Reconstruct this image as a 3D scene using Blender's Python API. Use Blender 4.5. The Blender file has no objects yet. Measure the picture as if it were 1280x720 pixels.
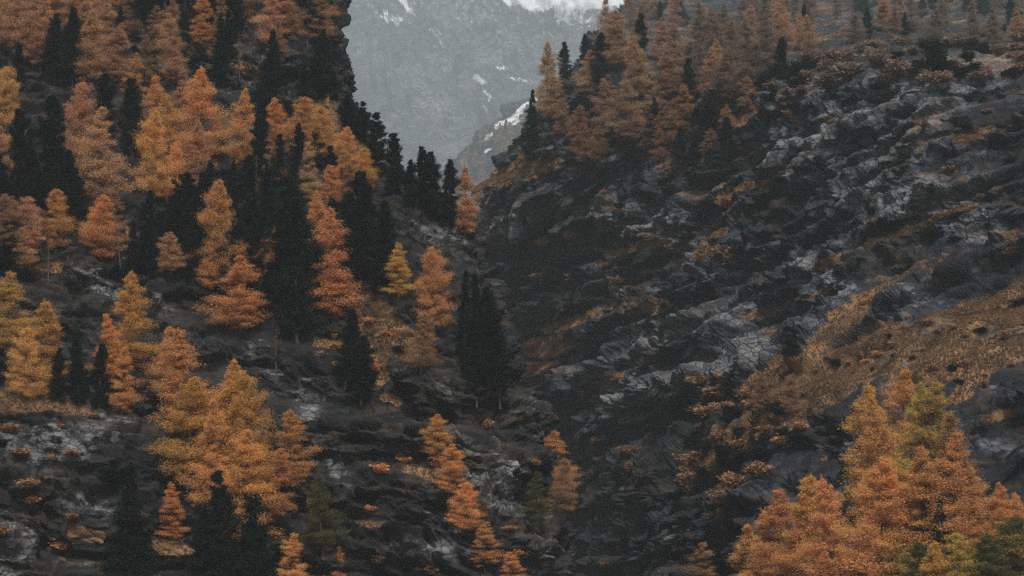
import bpy, math, time
import numpy as np
from mathutils import Vector

T0 = time.time()
sc = bpy.context.scene
COL = sc.collection

# ------------------------------------------------------------------ camera and picture-to-world helpers
FOC = 640 / math.tan(math.radians(13.0))          # photograph is 1280 x 720
HORIZON = 620.0
PITCH = math.atan((HORIZON - 360) / FOC)
FWD = np.array([0, math.cos(PITCH), math.sin(PITCH)])
UPV = np.array([0, -math.sin(PITCH), math.cos(PITCH)])


def ray(px, py):
    px = np.asarray(px, float); py = np.asarray(py, float)
    d = FWD + np.array([1., 0, 0]) * ((px - 640) / FOC)[..., None] + UPV * ((360 - py) / FOC)[..., None]
    return d


def point(px, py, Y):
    d = ray(px, py)
    return d * (np.asarray(Y, float) / d[..., 1])[..., None]


def project(P):
    dep = P @ FWD
    return 640 + FOC * P[..., 0] / dep, 360 - FOC * (P @ UPV) / dep


cd = bpy.data.cameras.new('camera')
cam = bpy.data.objects.new('camera', cd)
COL.objects.link(cam)
cd.sensor_width = 36
cd.angle = math.radians(26.0)
cd.clip_start = 1
cd.clip_end = 40000
cam.rotation_euler = (math.pi / 2 + PITCH, 0, 0)
sc.camera = cam

# ------------------------------------------------------------------ noise
_rs = np.random.RandomState(7)
PERM = np.concatenate([_rs.permutation(512)] * 3).astype(np.int32)
_g = _rs.normal(size=(512, 3)); _g /= np.linalg.norm(_g, axis=1)[:, None]
GRAD = _g.astype(np.float32)
RND = _rs.rand(512, 4).astype(np.float32)


def _hash(i, j, k):
    return PERM[PERM[PERM[i & 511] + (j & 511)] + (k & 511)]


def perlin(p):
    p = np.asarray(p, np.float32)
    pi = np.floor(p).astype(np.int32); f = p - pi
    u = f * f * f * (f * (f * 6 - 15) + 10)
    out = 0
    for dx in (0, 1):
        wx = u[..., 0] if dx else 1 - u[..., 0]
        for dy in (0, 1):
            wy = u[..., 1] if dy else 1 - u[..., 1]
            for dz in (0, 1):
                wz = u[..., 2] if dz else 1 - u[..., 2]
                g = GRAD[_hash(pi[..., 0] + dx, pi[..., 1] + dy, pi[..., 2] + dz)]
                out = out + wx * wy * wz * (g[..., 0] * (f[..., 0] - dx) + g[..., 1] * (f[..., 1] - dy) + g[..., 2] * (f[..., 2] - dz))
    return out * 1.5


def fbm(p, n=3, gain=.5):
    a, s, t = 1., 0, 0
    for i in range(n):
        s = s + a * perlin(p * (2.03 ** i) + 17.3 * i); t += a; a *= gain
    return s / t


def ridged(p, n=3, gain=.5):
    a, s, t = 1., 0, 0
    for i in range(n):
        s = s + a * (1 - 2 * np.abs(perlin(p * (2.03 ** i) + 9.1 * i))); t += a; a *= gain
    return s / t


def worley(p):
    """cell random value, second minus first distance"""
    p = np.asarray(p, np.float32)
    pi = np.floor(p).astype(np.int32)
    f1 = np.full(p.shape[:-1], 9., np.float32); f2 = f1.copy(); cell = np.zeros_like(f1)
    for dx in (-1, 0, 1):
        for dy in (-1, 0, 1):
            for dz in (-1, 0, 1):
                c = pi + np.array([dx, dy, dz], np.int32)
                r = RND[_hash(c[..., 0], c[..., 1], c[..., 2])]
                d = np.sqrt(((c + r[..., :3] - p) ** 2).sum(-1))
                near = d < f1
                f2 = np.where(near, f1, np.minimum(f2, d))
                cell = np.where(near, r[..., 3], cell)
                f1 = np.where(near, d, f1)
    return cell, f2 - f1


def facets(q):
    """broken rock: every cell is a plane with its own offset and tilt; returns height, cell value, gap to the next cell"""
    q = np.asarray(q, np.float32)
    pi = np.floor(q).astype(np.int32)
    f1 = np.full(q.shape[:-1], 9., np.float32); f2 = f1.copy()
    idx = np.zeros(q.shape[:-1], np.int32); off = np.zeros_like(q)
    for dx in (-1, 0, 1):
        for dy in (-1, 0, 1):
            for dz in (-1, 0, 1):
                c = pi + np.array([dx, dy, dz], np.int32)
                hs_ = _hash(c[..., 0], c[..., 1], c[..., 2])
                dv = q - c - RND[hs_][..., :3]
                d = np.sqrt((dv ** 2).sum(-1))
                near = d < f1
                f2 = np.where(near, f1, np.minimum(f2, d))
                idx = np.where(near, hs_, idx)
                off = np.where(near[..., None], dv, off)
                f1 = np.where(near, d, f1)
    g = GRAD[PERM[idx]]
    return ((RND[idx][..., 3] - .5) * 1.2 + 1.1 * (off * g).sum(-1)) * sstep(f2 - f1, 0, .26), RND[idx][..., 3], f2 - f1


def sstep(x, a, b):
    t = np.clip((x - a) / (b - a), 0, 1)
    return t * t * (3 - 2 * t)


# ------------------------------------------------------------------ mesh helpers
def mesh_from(name, V, F, smooth=False):
    """F: (n,3) or (n,4) index array"""
    me = bpy.data.meshes.new(name)
    V = np.asarray(V, np.float32); F = np.asarray(F, np.int32)
    k = F.shape[1]
    me.vertices.add(len(V)); me.vertices.foreach_set('co', V.ravel())
    me.loops.add(F.size); me.loops.foreach_set('vertex_index', F.ravel())
    me.polygons.add(len(F)); me.polygons.foreach_set('loop_start', np.arange(len(F), dtype=np.int32) * k)
    me.update(calc_edges=True)
    if not smooth:
        me.shade_flat()
    return me


def set_attr(me, name, vals, domain='POINT'):
    a = me.attributes.new(name, 'FLOAT', domain)
    a.data.foreach_set('value', np.asarray(vals, np.float32))


def link(name, data, parent=None):
    o = bpy.data.objects.new(name, data)
    COL.objects.link(o)
    o.parent = parent
    return o


def tag(o, label=None, cat=None, group=None, kind=None):
    if label: o['label'] = label
    if cat: o['category'] = cat
    if group: o['group'] = group
    if kind: o['kind'] = kind
    return o


def catmull(A, axis, n):
    """resample a control net along one axis to n samples"""
    A = np.moveaxis(np.asarray(A, float), axis, 0)
    m = len(A)
    P = np.concatenate([[2 * A[0] - A[1]], A, [2 * A[-1] - A[-2]]])
    s = np.linspace(0, m - 1 - 1e-9, n); i = s.astype(int)
    t = (s - i).reshape((-1,) + (1,) * (A.ndim - 1))
    p0, p1, p2, p3 = P[i], P[i + 1], P[i + 2], P[i + 3]
    r = .5 * (2 * p1 + (p2 - p0) * t + (2 * p0 - 5 * p1 + 4 * p2 - p3) * t * t + (3 * p1 - p0 - 3 * p2 + p3) * t ** 3)
    return np.moveaxis(r, 0, axis)


def grid_faces(nr, nc):
    i = np.arange(nr * nc).reshape(nr, nc)
    return np.stack([i[:-1, :-1], i[1:, :-1], i[1:, 1:], i[:-1, 1:]], -1).reshape(-1, 4)


def grid_normals(P):
    du = np.gradient(P, axis=1); dv = np.gradient(P, axis=0)
    n = np.cross(dv, du)
    n /= np.linalg.norm(n, axis=-1)[..., None] + 1e-9
    return n


def stroke_mask(px, py, strokes):
    m = np.zeros(px.shape, np.float32)
    for pts, w in strokes:
        best = np.full(px.shape, 1e9, np.float32)
        for (x0, y0), (x1, y1) in zip(pts[:-1], pts[1:]):
            dx, dy = x1 - x0, y1 - y0
            t = np.clip(((px - x0) * dx + (py - y0) * dy) / (dx * dx + dy * dy + 1e-6), 0, 1)
            best = np.minimum(best, np.hypot(px - x0 - t * dx, py - y0 - t * dy))
        m = np.maximum(m, 1 - sstep(best, w * .5, w * 1.25))
    return m


def blur_grid(A, k):
    for ax in (0, 1):
        P = np.concatenate([np.repeat(np.take(A, [0], ax), k, ax), A, np.repeat(np.take(A, [-1], ax), k, ax)], ax)
        c = np.cumsum(P, ax, dtype=np.float64)
        hi = np.take(c, np.arange(2 * k, 2 * k + A.shape[ax]), ax)
        lo = np.take(c, np.arange(0, A.shape[ax]), ax)
        A = ((hi - lo) / (2 * k)).astype(np.float32)
    return A


# ------------------------------------------------------------------ materials
def nt(mat):
    mat.use_nodes = True
    t = mat.node_tree; t.nodes.clear()
    return t


def N(t, typ, **kw):
    n = t.nodes.new(typ)
    for k, v in kw.items():
        if k.startswith('_'):
            n.inputs[int(k[1:])].default_value = v
        else:
            setattr(n, k, v)
    return n


def ramp(t, stops):
    r = t.nodes.new('ShaderNodeValToRGB')
    e = r.color_ramp.elements
    while len(e) < len(stops): e.new(.5)
    for el, (p, c) in zip(e, stops):
        el.position = p; el.color = (*c, 1)
    return r


def mix(t, f, a, b, blend='MIX'):
    m = t.nodes.new('ShaderNodeMix'); m.data_type = 'RGBA'; m.blend_type = blend
    for sock, v in ((m.inputs[0], f), (m.inputs[6], a), (m.inputs[7], b)):
        if isinstance(v, (int, float)): sock.default_value = v
        elif isinstance(v, tuple): sock.default_value = (*v, 1) if len(v) == 3 else v
        else: t.links.new(v, sock)
    return m.outputs[2]


def math_(t, op, a, b=None, clamp=False):
    m = t.nodes.new('ShaderNodeMath'); m.operation = op; m.use_clamp = clamp
    for s, v in zip(m.inputs, (a, b)):
        if v is None: continue
        if isinstance(v, (int, float)): s.default_value = v
        else: t.links.new(v, s)
    return m.outputs[0]


def noise_(t, vec, scale, detail=4, rough=.55, dist=0):
    n = t.nodes.new('ShaderNodeTexNoise')
    n.inputs['Scale'].default_value = scale; n.inputs['Detail'].default_value = detail
    n.inputs['Roughness'].default_value = rough; n.inputs['Distortion'].default_value = dist
    t.links.new(vec, n.inputs['Vector'])
    return n.outputs['Fac']


def terrain_material(name, k=1.0, snow=False, tilt=20, dark=(.010, .0115, .014), mid=(.050, .055, .062), light=(.33, .335, .335), veg=None):
    """k: feature scale multiplier (bigger = larger features)"""
    m = bpy.data.materials.new(name); t = nt(m); L = t.links
    geo = N(t, 'ShaderNodeNewGeometry')
    pos = geo.outputs['Position']
    mp = N(t, 'ShaderNodeMapping'); L.new(pos, mp.inputs['Vector'])
    mp.inputs['Rotation'].default_value = (0, math.radians(tilt), 0)
    mp.inputs['Scale'].default_value = (.28, .28, 1.2)          # strata: stretched along the beds
    strat = mp.outputs['Vector']
    tone = N(t, 'ShaderNodeAttribute', attribute_name='tone').outputs['Fac']
    n1 = noise_(t, strat, .55 / k, 6, .65, .6)
    n2 = noise_(t, pos, .16 / k, 4, .6)
    n3 = noise_(t, pos, 1.7 / k, 5, .7)
    wp = N(t, 'ShaderNodeVectorMath', operation='ADD')
    wn = N(t, 'ShaderNodeTexNoise'); wn.inputs['Scale'].default_value = .7 / k; wn.inputs['Detail'].default_value = 3
    L.new(pos, wn.inputs['Vector'])
    mp2 = N(t, 'ShaderNodeMapping'); L.new(pos, mp2.inputs['Vector'])
    mp2.inputs['Rotation'].default_value = (0, math.radians(tilt), 0)
    mp2.inputs['Scale'].default_value = (.55, .55, 1.0)
    L.new(mp2.outputs[0], wp.inputs[0]); L.new(wn.outputs['Color'], wp.inputs[1])
    vc = N(t, 'ShaderNodeTexVoronoi', feature='F1'); vc.inputs['Scale'].default_value = .75 / k
    L.new(wp.outputs[0], vc.inputs['Vector'])
    vsep = N(t, 'ShaderNodeSeparateColor'); L.new(vc.outputs['Color'], vsep.inputs[0])
    ve = N(t, 'ShaderNodeTexVoronoi', feature='DISTANCE_TO_EDGE'); ve.inputs['Scale'].default_value = .75 / k
    L.new(wp.outputs[0], ve.inputs['Vector'])
    v = math_(t, 'ADD', math_(t, 'MULTIPLY', n1, .80), math_(t, 'MULTIPLY', n3, .50))
    v = math_(t, 'ADD', v, math_(t, 'MULTIPLY', math_(t, 'SUBTRACT', vsep.outputs[0], .5), .30))
    v = math_(t, 'ADD', v, math_(t, 'MULTIPLY', tone, .75))
    v = math_(t, 'ADD', v, math_(t, 'MULTIPLY', n2, .30))
    v = math_(t, 'SUBTRACT', v, .72)
    r = ramp(t, [(.14, dark), (.42, mid), (.62, tuple(.5 * (a + b) for a, b in zip(mid, light))), (.86, light)])
    L.new(v, r.inputs[0])
    rock = r.outputs[0]
    er = ramp(t, [(.02, (1, 1, 1)), (.09, (0, 0, 0))]); L.new(ve.outputs['Distance'], er.inputs[0])
    rock = mix(t, math_(t, 'MULTIPLY', er.outputs[0], .88), rock, (.008, .008, .008))      # dirt-filled joints
    # iron-brown and lichen staining with a shape of its own
    st = noise_(t, strat, .21 / k, 5, .6, 1.0)
    sr = ramp(t, [(.48, (0, 0, 0)), (.66, (1, 1, 1))]); L.new(st, sr.inputs[0])
    rock = mix(t, math_(t, 'MULTIPLY', sr.outputs[0], .6), rock, mix(t, n3, (.02, .015, .012), (.09, .062, .04)))
    # dry heath and grass
    gm = N(t, 'ShaderNodeAttribute', attribute_name='grass').outputs['Fac']
    gn = noise_(t, pos, .5 / k, 6, .75)
    gm2 = math_(t, 'ADD', gm, math_(t, 'MULTIPLY', math_(t, 'SUBTRACT', gn, .5), 1.3))
    gmr = ramp(t, [(.38, (0, 0, 0)), (.62, (1, 1, 1))]); L.new(gm2, gmr.inputs[0])
    g1 = noise_(t, pos, .12 / k, 5, .65)
    g2 = noise_(t, pos, 2.6 / k, 4, .7)
    gc = ramp(t, [(.30, (.016, .013, .010)), (.45, (.070, .044, .025)), (.55, (.23, .130, .062)), (.72, (.36, .235, .125))])
    L.new(math_(t, 'ADD', math_(t, 'MULTIPLY', g1, .6), math_(t, 'MULTIPLY', g2, .42)), gc.inputs[0])
    col = mix(t, gmr.outputs[0], rock, gc.outputs[0])
    # low dark juniper and moss mats, and gorge shade painted with the same mask
    dm = N(t, 'ShaderNodeAttribute', attribute_name='moss').outputs['Fac']
    dn = noise_(t, pos, .3 / k, 6, .7)
    dmr = ramp(t, [(.5, (0, 0, 0)), (.68, (1, 1, 1))])
    L.new(math_(t, 'ADD', math_(t, 'MULTIPLY', dm, .38), math_(t, 'ADD', math_(t, 'MULTIPLY', dn, .5), math_(t, 'MULTIPLY', math_(t, 'SUBTRACT', n3, .5), .5))), dmr.inputs[0])
    col = mix(t, math_(t, 'MULTIPLY', dmr.outputs[0], .88), col, mix(t, g2, (.006, .008, .006), (.030, .025, .016)))
    if snow:
        sm = N(t, 'ShaderNodeAttribute', attribute_name='snow').outputs['Fac']
        sn = noise_(t, pos, .03 if k > 8 else .2, 8, .75)
        smr = ramp(t, [(.36, (0, 0, 0)), (.68, (1, 1, 1))])
        L.new(math_(t, 'ADD', sm, math_(t, 'MULTIPLY', math_(t, 'SUBTRACT', sn, .5), 1.2)), smr.inputs[0])
        col = mix(t, smr.outputs[0], col, (.82, .84, .86))
    bs = N(t, 'ShaderNodeBsdfPrincipled')
    L.new(col, bs.inputs['Base Color'])
    bs.inputs['Roughness'].default_value = .9
    bs.inputs['Specular IOR Level'].default_value = .25
    bp = N(t, 'ShaderNodeBump')
    bp.inputs['Strength'].default_value = .7; bp.inputs['Distance'].default_value = .22 * k
    L.new(math_(t, 'ADD', n1, n3), bp.inputs['Height'])
    L.new(bp.outputs[0], bs.inputs['Normal'])
    o = N(t, 'ShaderNodeOutputMaterial'); L.new(bs.outputs[0], o.inputs['Surface'])
    return m


def foliage_material(name, trans=.3, spread=.55):
    """base colour from the object's own colour; every leaf spray carries its own tone"""
    m = bpy.data.materials.new(name); t = nt(m); L = t.links
    oi = N(t, 'ShaderNodeObjectInfo')
    tone = N(t, 'ShaderNodeAttribute', attribute_name='tone').outputs['Fac']
    hsv = N(t, 'ShaderNodeHueSaturation')
    L.new(oi.outputs['Color'], hsv.inputs['Color'])
    L.new(math_(t, 'ADD', .492, math_(t, 'MULTIPLY', oi.outputs['Random'], .016)), hsv.inputs['Hue'])
    L.new(math_(t, 'ADD', 1 - spread, math_(t, 'MULTIPLY', tone, 2 * spread)), hsv.inputs['Value'])
    L.new(math_(t, 'ADD', .85, math_(t, 'MULTIPLY', tone, .25)), hsv.inputs['Saturation'])
    d = N(t, 'ShaderNodeBsdfDiffuse'); tr = N(t, 'ShaderNodeBsdfTranslucent')
    L.new(hsv.outputs[0], d.inputs[0]); L.new(hsv.outputs[0], tr.inputs[0])
    mx = N(t, 'ShaderNodeMixShader'); mx.inputs[0].default_value = trans
    L.new(d.outputs[0], mx.inputs[1]); L.new(tr.outputs[0], mx.inputs[2])
    o = N(t, 'ShaderNodeOutputMaterial'); L.new(mx.outputs[0], o.inputs['Surface'])
    return m


def bark_material(name, c0, c1):
    m = bpy.data.materials.new(name); t = nt(m); L = t.links
    tc = N(t, 'ShaderNodeTexCoord')
    mp = N(t, 'ShaderNodeMapping'); mp.inputs['Scale'].default_value = (3, 3, .5)
    L.new(tc.outputs['Object'], mp.inputs['Vector'])
    n = noise_(t, mp.outputs[0], 2.0, 5, .7)
    r = ramp(t, [(.3, c0), (.7, c1)]); L.new(n, r.inputs[0])
    b = N(t, 'ShaderNodeBsdfPrincipled'); b.inputs['Roughness'].default_value = .95
    L.new(r.outputs[0], b.inputs['Base Color'])
    o = N(t, 'ShaderNodeOutputMaterial'); L.new(b.outputs[0], o.inputs['Surface'])
    return m


M_LARCH = foliage_material('larch_needles', .30, .34)
M_PINE = foliage_material('pine_needles', .1, .5)
M_SHRUB = foliage_material('shrub_leaves', .25, .55)
M_GRASS = foliage_material('dry_grass_blades', .3, .6)
M_BARK = bark_material('larch_bark', (.035, .028, .023), (.11, .085, .07))
M_SNAG = bark_material('weathered_wood', (.10, .09, .085), (.26, .24, .22))
M_LEFT = terrain_material('gneiss_left', 1.0, tilt=-12, dark=(.006, .007, .008), mid=(.026, .028, .031), light=(.19, .198, .206))
M_RIGHT = terrain_material('gneiss_right', 1.35, tilt=22, dark=(.009, .012, .017), mid=(.036, .047, .065), light=(.165, .175, .186))
M_SPUR = terrain_material('spur_rock', 4.0, snow=True, tilt=22)
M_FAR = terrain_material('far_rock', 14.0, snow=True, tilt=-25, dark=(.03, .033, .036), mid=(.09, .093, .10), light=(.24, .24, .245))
M_FLOOR = terrain_material('valley_floor_turf', 3.0)

# ------------------------------------------------------------------ terrain
def detail(P0, px, py, grass_strokes, moss_strokes, pale_strokes, tilt, k=1.0, amp=1.0, nat=(.62, .82), pk=.46, fa=1.0, ta=1.0, bt=.20, ng=1.0, dark_strokes=()):
    """displace a smooth net with crags, beds, blocks; returns P, grass, moss, tone"""
    n = grid_normals(P0)
    c, s = math.cos(math.radians(tilt)), math.sin(math.radians(tilt))
    big = 6.5 * fbm(P0 / (62 * k), 3) + 4.2 * ridged(P0 / (38 * k) + 5.1, 2)
    P = P0 + n * (big * k * amp)[..., None]
    bed = P[..., 2] * c - P[..., 0] * s + 5 * k * perlin(P / (34 * k)) + 1.6 * k * perlin(P / (9 * k))

    def terrace(per, a):
        q = bed / per
        f = q - np.floor(q)
        w = np.where(f < .66, f / .66, 1 - sstep(f, .66, 1.0)) - .5
        lum = RND[(np.floor(q).astype(int) * 7) & 511, 0]
        return w * a * (.35 + 1.1 * lum), lum
    wob = .35 + .9 * sstep(fbm(P0 / (26 * k) + 3.3, 2), -.35, .4)
    (t1, lum1), (t2, lum2) = terrace(13 * k, 5.0 * ta), terrace(3.9 * k, 1.5 * ta)
    ter = (t1 * wob + t2) * (1 - .5 * sstep(n[..., 2], .72, .95))
    nh = n * np.array([1, 1, .08]); nh /= np.linalg.norm(nh, axis=-1)[..., None] + 1e-9      # beds step straight back, so ledges stay level
    P = P + nh * (ter * k * amp)[..., None]
    # even out the sampling up every column so that steep and flat parts carry the same detail
    seg = np.linalg.norm(np.diff(P, axis=0), axis=2)
    arc = np.concatenate([np.zeros((1, P.shape[1])), np.cumsum(seg, 0)]); arc /= arc[-1]
    arc = .5 * arc + .5 * blur_grid(arc.astype(np.float32), 14)
    par = .35 * arc + .65 * np.linspace(0, 1, P.shape[0])[:, None]
    us = np.linspace(0, 1, P.shape[0])
    Q = np.empty_like(P); lums = np.empty(P.shape[:2] + (2,))
    for j_ in range(P.shape[1]):
        for i_ in range(3): Q[:, j_, i_] = np.interp(us, par[:, j_], P[:, j_, i_])
        lums[:, j_, 0] = np.interp(us, par[:, j_], lum1[:, j_]); lums[:, j_, 1] = np.interp(us, par[:, j_], lum2[:, j_])
    P = np.stack([blur_grid(Q[..., i], 2) for i in range(3)], -1).astype(np.float64)
    lum1, lum2 = lums[..., 0], lums[..., 1]
    n = grid_normals(np.stack([blur_grid(P[..., i], 8) for i in range(3)], -1))
    # horizontal set-back of beds gives true ledges
    n2 = grid_normals(np.stack([blur_grid(P[..., i], 3) for i in range(3)], -1))
    nat_g = sstep(n2[..., 2] + .22 * fbm(P / (16 * k), 3), *nat)
    px, py = project(P)
    gs = stroke_mask(px + 9 * perlin(P / (14 * k)) + 6 * perlin(P / (4 * k)), py + 9 * perlin(P / (14 * k) + 40), grass_strokes)
    bq = np.stack([P[..., 0] * c + P[..., 2] * s, P[..., 1], (P[..., 2] * c - P[..., 0] * s) * 3.5], -1) / (26 * k)
    gs = gs * (.44 + .56 * sstep(fbm(bq, 3), -.32, .06))
    grass = np.maximum(nat_g * ng * (.30 + .25 * sstep(fbm(P / (20 * k) + 8, 2), -.2, .4)), gs)
    moss = np.maximum(sstep(fbm(P / (22 * k) + 11, 3), -.0, .45) * .6, stroke_mask(px + 8 * perlin(P / (12 * k) + 7), py, moss_strokes))
    moss = moss * (1 - .95 * np.clip(gs * 1.4, 0, 1))
    q = np.stack([(P[..., 0] * c + P[..., 2] * s) / 1.5, P[..., 1] / 1.1, (P[..., 2] * c - P[..., 0] * s) / .8], -1) / k
    wv = np.stack([perlin(P / (5 * k)), perlin(P / (5 * k) + 5), perlin(P / (5 * k) + 9)], -1)
    h1, cell0, _ = facets(q / 10 + .10 * wv)
    h2, cell, gap = facets(q / 4.2 + .18 * wv + 7.7)
    h3, cell2, gap2 = facets(q / 1.7 + .2 * wv + 3.7)
    rough = fa * (4.2 * h1 + 2.2 * h2 + .85 * h3) - .5 * (1 - sstep(gap, 0, .12)) + .9 * fbm(P / (7 * k), 2)
    steep = 1 - .65 * sstep(n[..., 2], .72, .95)
    keep = (1 - .78 * np.clip(grass, 0, 1)) * steep
    P = P + n * (rough * keep * k * amp)[..., None]
    pale = stroke_mask(px + 7 * perlin(P / (10 * k) + 21), py + 7 * perlin(P / (10 * k) + 31), pale_strokes)
    tone = .10 * (lum1 - .5) + bt * (lum2 - .5) + .12 * cell0 + .14 * cell + .10 * cell2 - .05 + .28 * sstep(fbm(P / (13 * k) + 2, 3), -.1, .5) + pk * pale - .12 * (1 - sstep(gap, 0, .12))
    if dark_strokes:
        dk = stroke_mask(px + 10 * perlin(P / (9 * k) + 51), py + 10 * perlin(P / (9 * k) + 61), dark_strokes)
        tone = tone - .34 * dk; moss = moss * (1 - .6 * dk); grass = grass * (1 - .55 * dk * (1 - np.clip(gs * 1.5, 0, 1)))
    return P, grass, moss, tone


def terrain(name, label, P, grass, moss, tone, mat, snow=None):
    nr, nc = P.shape[:2]
    me = mesh_from(name, P.reshape(-1, 3), grid_faces(nr, nc), smooth=name in ('far_mountain',))
    set_attr(me, 'grass', grass.ravel()); set_attr(me, 'moss', moss.ravel()); set_attr(me, 'tone', tone.ravel())
    if snow is not None: set_attr(me, 'snow', snow.ravel())
    me.materials.append(mat)
    o = link(name, me)
    return tag(o, label, kind='structure')


# left mountain: plan curve swept up the slope, wrapping back round its right-hand edge
L_py = np.array([-260, -120, 0, 60, 110, 160, 200, 240, 290, 350, 430, 510, 600, 720, 860, 1150], float)
L_edge = np.array([345, 375, 402, 408, 412, 428, 462, 512, 572, 588, 612, 640, 664, 690, 715, 760], float)
L_Y = np.array([740, 670, 610, 592, 576, 558, 544, 531, 515, 500, 486, 474, 463, 452, 440, 420], float)
fr = [0, .18, .36, .54, .70, .83, .92, .975, 1.0]
dY = [-32, -20, -12, -3, 2, -2, -6, 0, 22]
net = []
for py, e, Y in zip(L_py, L_edge, L_Y):
    row = [(-200 + (e + 200) * f, py, Y + d * (Y / 480)) for f, d in zip(fr, dY)]
    row += [(e - 14, py, Y + 105), (e - 90, py, Y + 210)]
    net.append(row)
net = catmull(catmull(np.array(net), 0, 760), 1, 760)
P0 = point(net[..., 0], net[..., 1], net[..., 2])
Lpx, Lpy = net[..., 0], net[..., 1]
L_grass = [
    ([(440, 355), (468, 395), (505, 432)], 26), ([(470, 445), (485, 470), (478, 480)], 9), ([(400, 425), (440, 432)], 7),
    ([(95, 268), (130, 285), (165, 308)], 20), ([(0, 262), (60, 272)], 16), ([(15, 325), (70, 335)], 9), ([(170, 318), (205, 335)], 9),
    ([(250, 40), (300, 82), (330, 92)], 12), ([(170, 30), (230, 60)], 14), ([(300, 20), (380, 30)], 12), ([(200, 685), (240, 678), (290, 700)], 12),
    ([(320, 215), (350, 235)], 10), ([(0, 500), (110, 510)], 14), ([(345, 165), (400, 145), (450, 205)], 26), ([(90, 665), (130, 672)], 8),
    ([(455, 655), (480, 655)], 5), ([(485, 498), (500, 505)], 7), ([(510, 585), (560, 598)], 5), ([(590, 470), (625, 480)], 6)]
L_moss = [([(590, 440), (625, 510)], 18), ([(420, 400), (440, 470), (455, 540), (450, 640)], 28), ([(330, 590), (300, 700)], 26), ([(230, 330), (300, 360), (330, 430)], 30),
          ([(500, 620), (520, 700)], 20), ([(30, 130), (60, 260)], 30), ([(160, 590), (165, 720)], 14), ([(660, 620), (650, 720)], 18), ([(0, 560), (20, 700)], 8)]
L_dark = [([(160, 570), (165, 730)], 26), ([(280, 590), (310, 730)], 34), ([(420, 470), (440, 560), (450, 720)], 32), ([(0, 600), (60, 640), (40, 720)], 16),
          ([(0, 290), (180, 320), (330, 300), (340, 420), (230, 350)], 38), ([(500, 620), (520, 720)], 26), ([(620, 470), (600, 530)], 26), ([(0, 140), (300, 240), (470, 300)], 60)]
L_pale = [([(0, 550), (60, 560), (140, 540)], 30), ([(85, 630), (140, 635)], 16), ([(0, 660), (50, 690), (0, 715)], 18), ([(380, 510), (420, 505)], 22),
          ([(415, 570), (430, 600)], 14), ([(100, 330), (140, 360)], 20), ([(200, 375), (215, 385)], 8), ([(320, 435), (350, 465)], 16),
          ([(570, 540), (630, 575), (660, 640), (676, 700)], 20), ([(600, 600), (640, 650), (660, 710)], 12), ([(480, 270), (560, 300)], 22), ([(275, 40), (330, 60)], 14), ([(470, 690), (580, 690)], 14), ([(380, 480), (420, 480)], 10)]
P, g, mo, to = detail(P0, Lpx, Lpy, L_grass, L_moss, L_pale, -12, 1.0, 1.0, nat=(.66, .9), fa=1.0, ng=.7, dark_strokes=L_dark)
LEFT = terrain('mountain_slope', 'steep larch covered mountainside of dark broken cliffs on the left', P, g, mo, to, M_LEFT)
LEFT_P, LEFT_G = P, g

# right mountain
R_py = np.array([-220, -100, 0, 60, 100, 150, 200, 260, 320, 400, 480, 560, 640, 720, 850, 1100], float)
R_edge = np.array([960, 860, 790, 752, 724, 696, 650, 600, 588, 576, 570, 570, 572, 575, 580, 590], float)
tp = np.array([560, 700, 850, 1000, 1150, 1300, 1500], float)
tpy = np.array([-220, -100, 0, 60, 100, 200, 320, 400, 480, 560, 640, 720, 850, 1100], float)
TY = np.array([
    [1300, 1280, 1200, 1120, 1050, 980, 920],
    [1180, 1160, 1090, 1000, 930, 870, 820],
    [1050, 1030, 980, 890, 810, 760, 720],
    [960, 930, 880, 770, 700, 675, 650],
    [880, 860, 800, 700, 650, 628, 605],
    [850, 820, 770, 684, 628, 606, 585],
    [900, 835, 740, 662, 603, 580, 560],
    [915, 845, 715, 642, 576, 546, 530],
    [920, 850, 680, 592, 525, 487, 478],
    [920, 850, 645, 550, 488, 474, 466],
    [910, 840, 612, 515, 462, 460, 452],
    [900, 820, 585, 490, 442, 446, 440],
    [880, 780, 545, 455, 415, 425, 420],
    [820, 700, 480, 405, 375, 388, 384]], float)
for _i, _f in ((0, 2.3), (1, 2.1), (2, 2.05), (3, 1.34), (4, 1.05)): TY[_i] *= _f
TYd = catmull(catmull(TY, 0, 400), 1, 400)


def R_depth(px, py):
    iy = np.interp(py, tpy, np.arange(len(tpy))) / (len(tpy) - 1) * 399
    ix = np.interp(px, tp, np.arange(len(tp))) / (len(tp) - 1) * 399
    i0 = np.clip(iy.astype(int), 0, 398); j0 = np.clip(ix.astype(int), 0, 398)
    a, b = iy - i0, ix - j0
    return (TYd[i0, j0] * (1 - a) * (1 - b) + TYd[i0 + 1, j0] * a * (1 - b) + TYd[i0, j0 + 1] * (1 - a) * b + TYd[i0 + 1, j0 + 1] * a * b)


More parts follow.
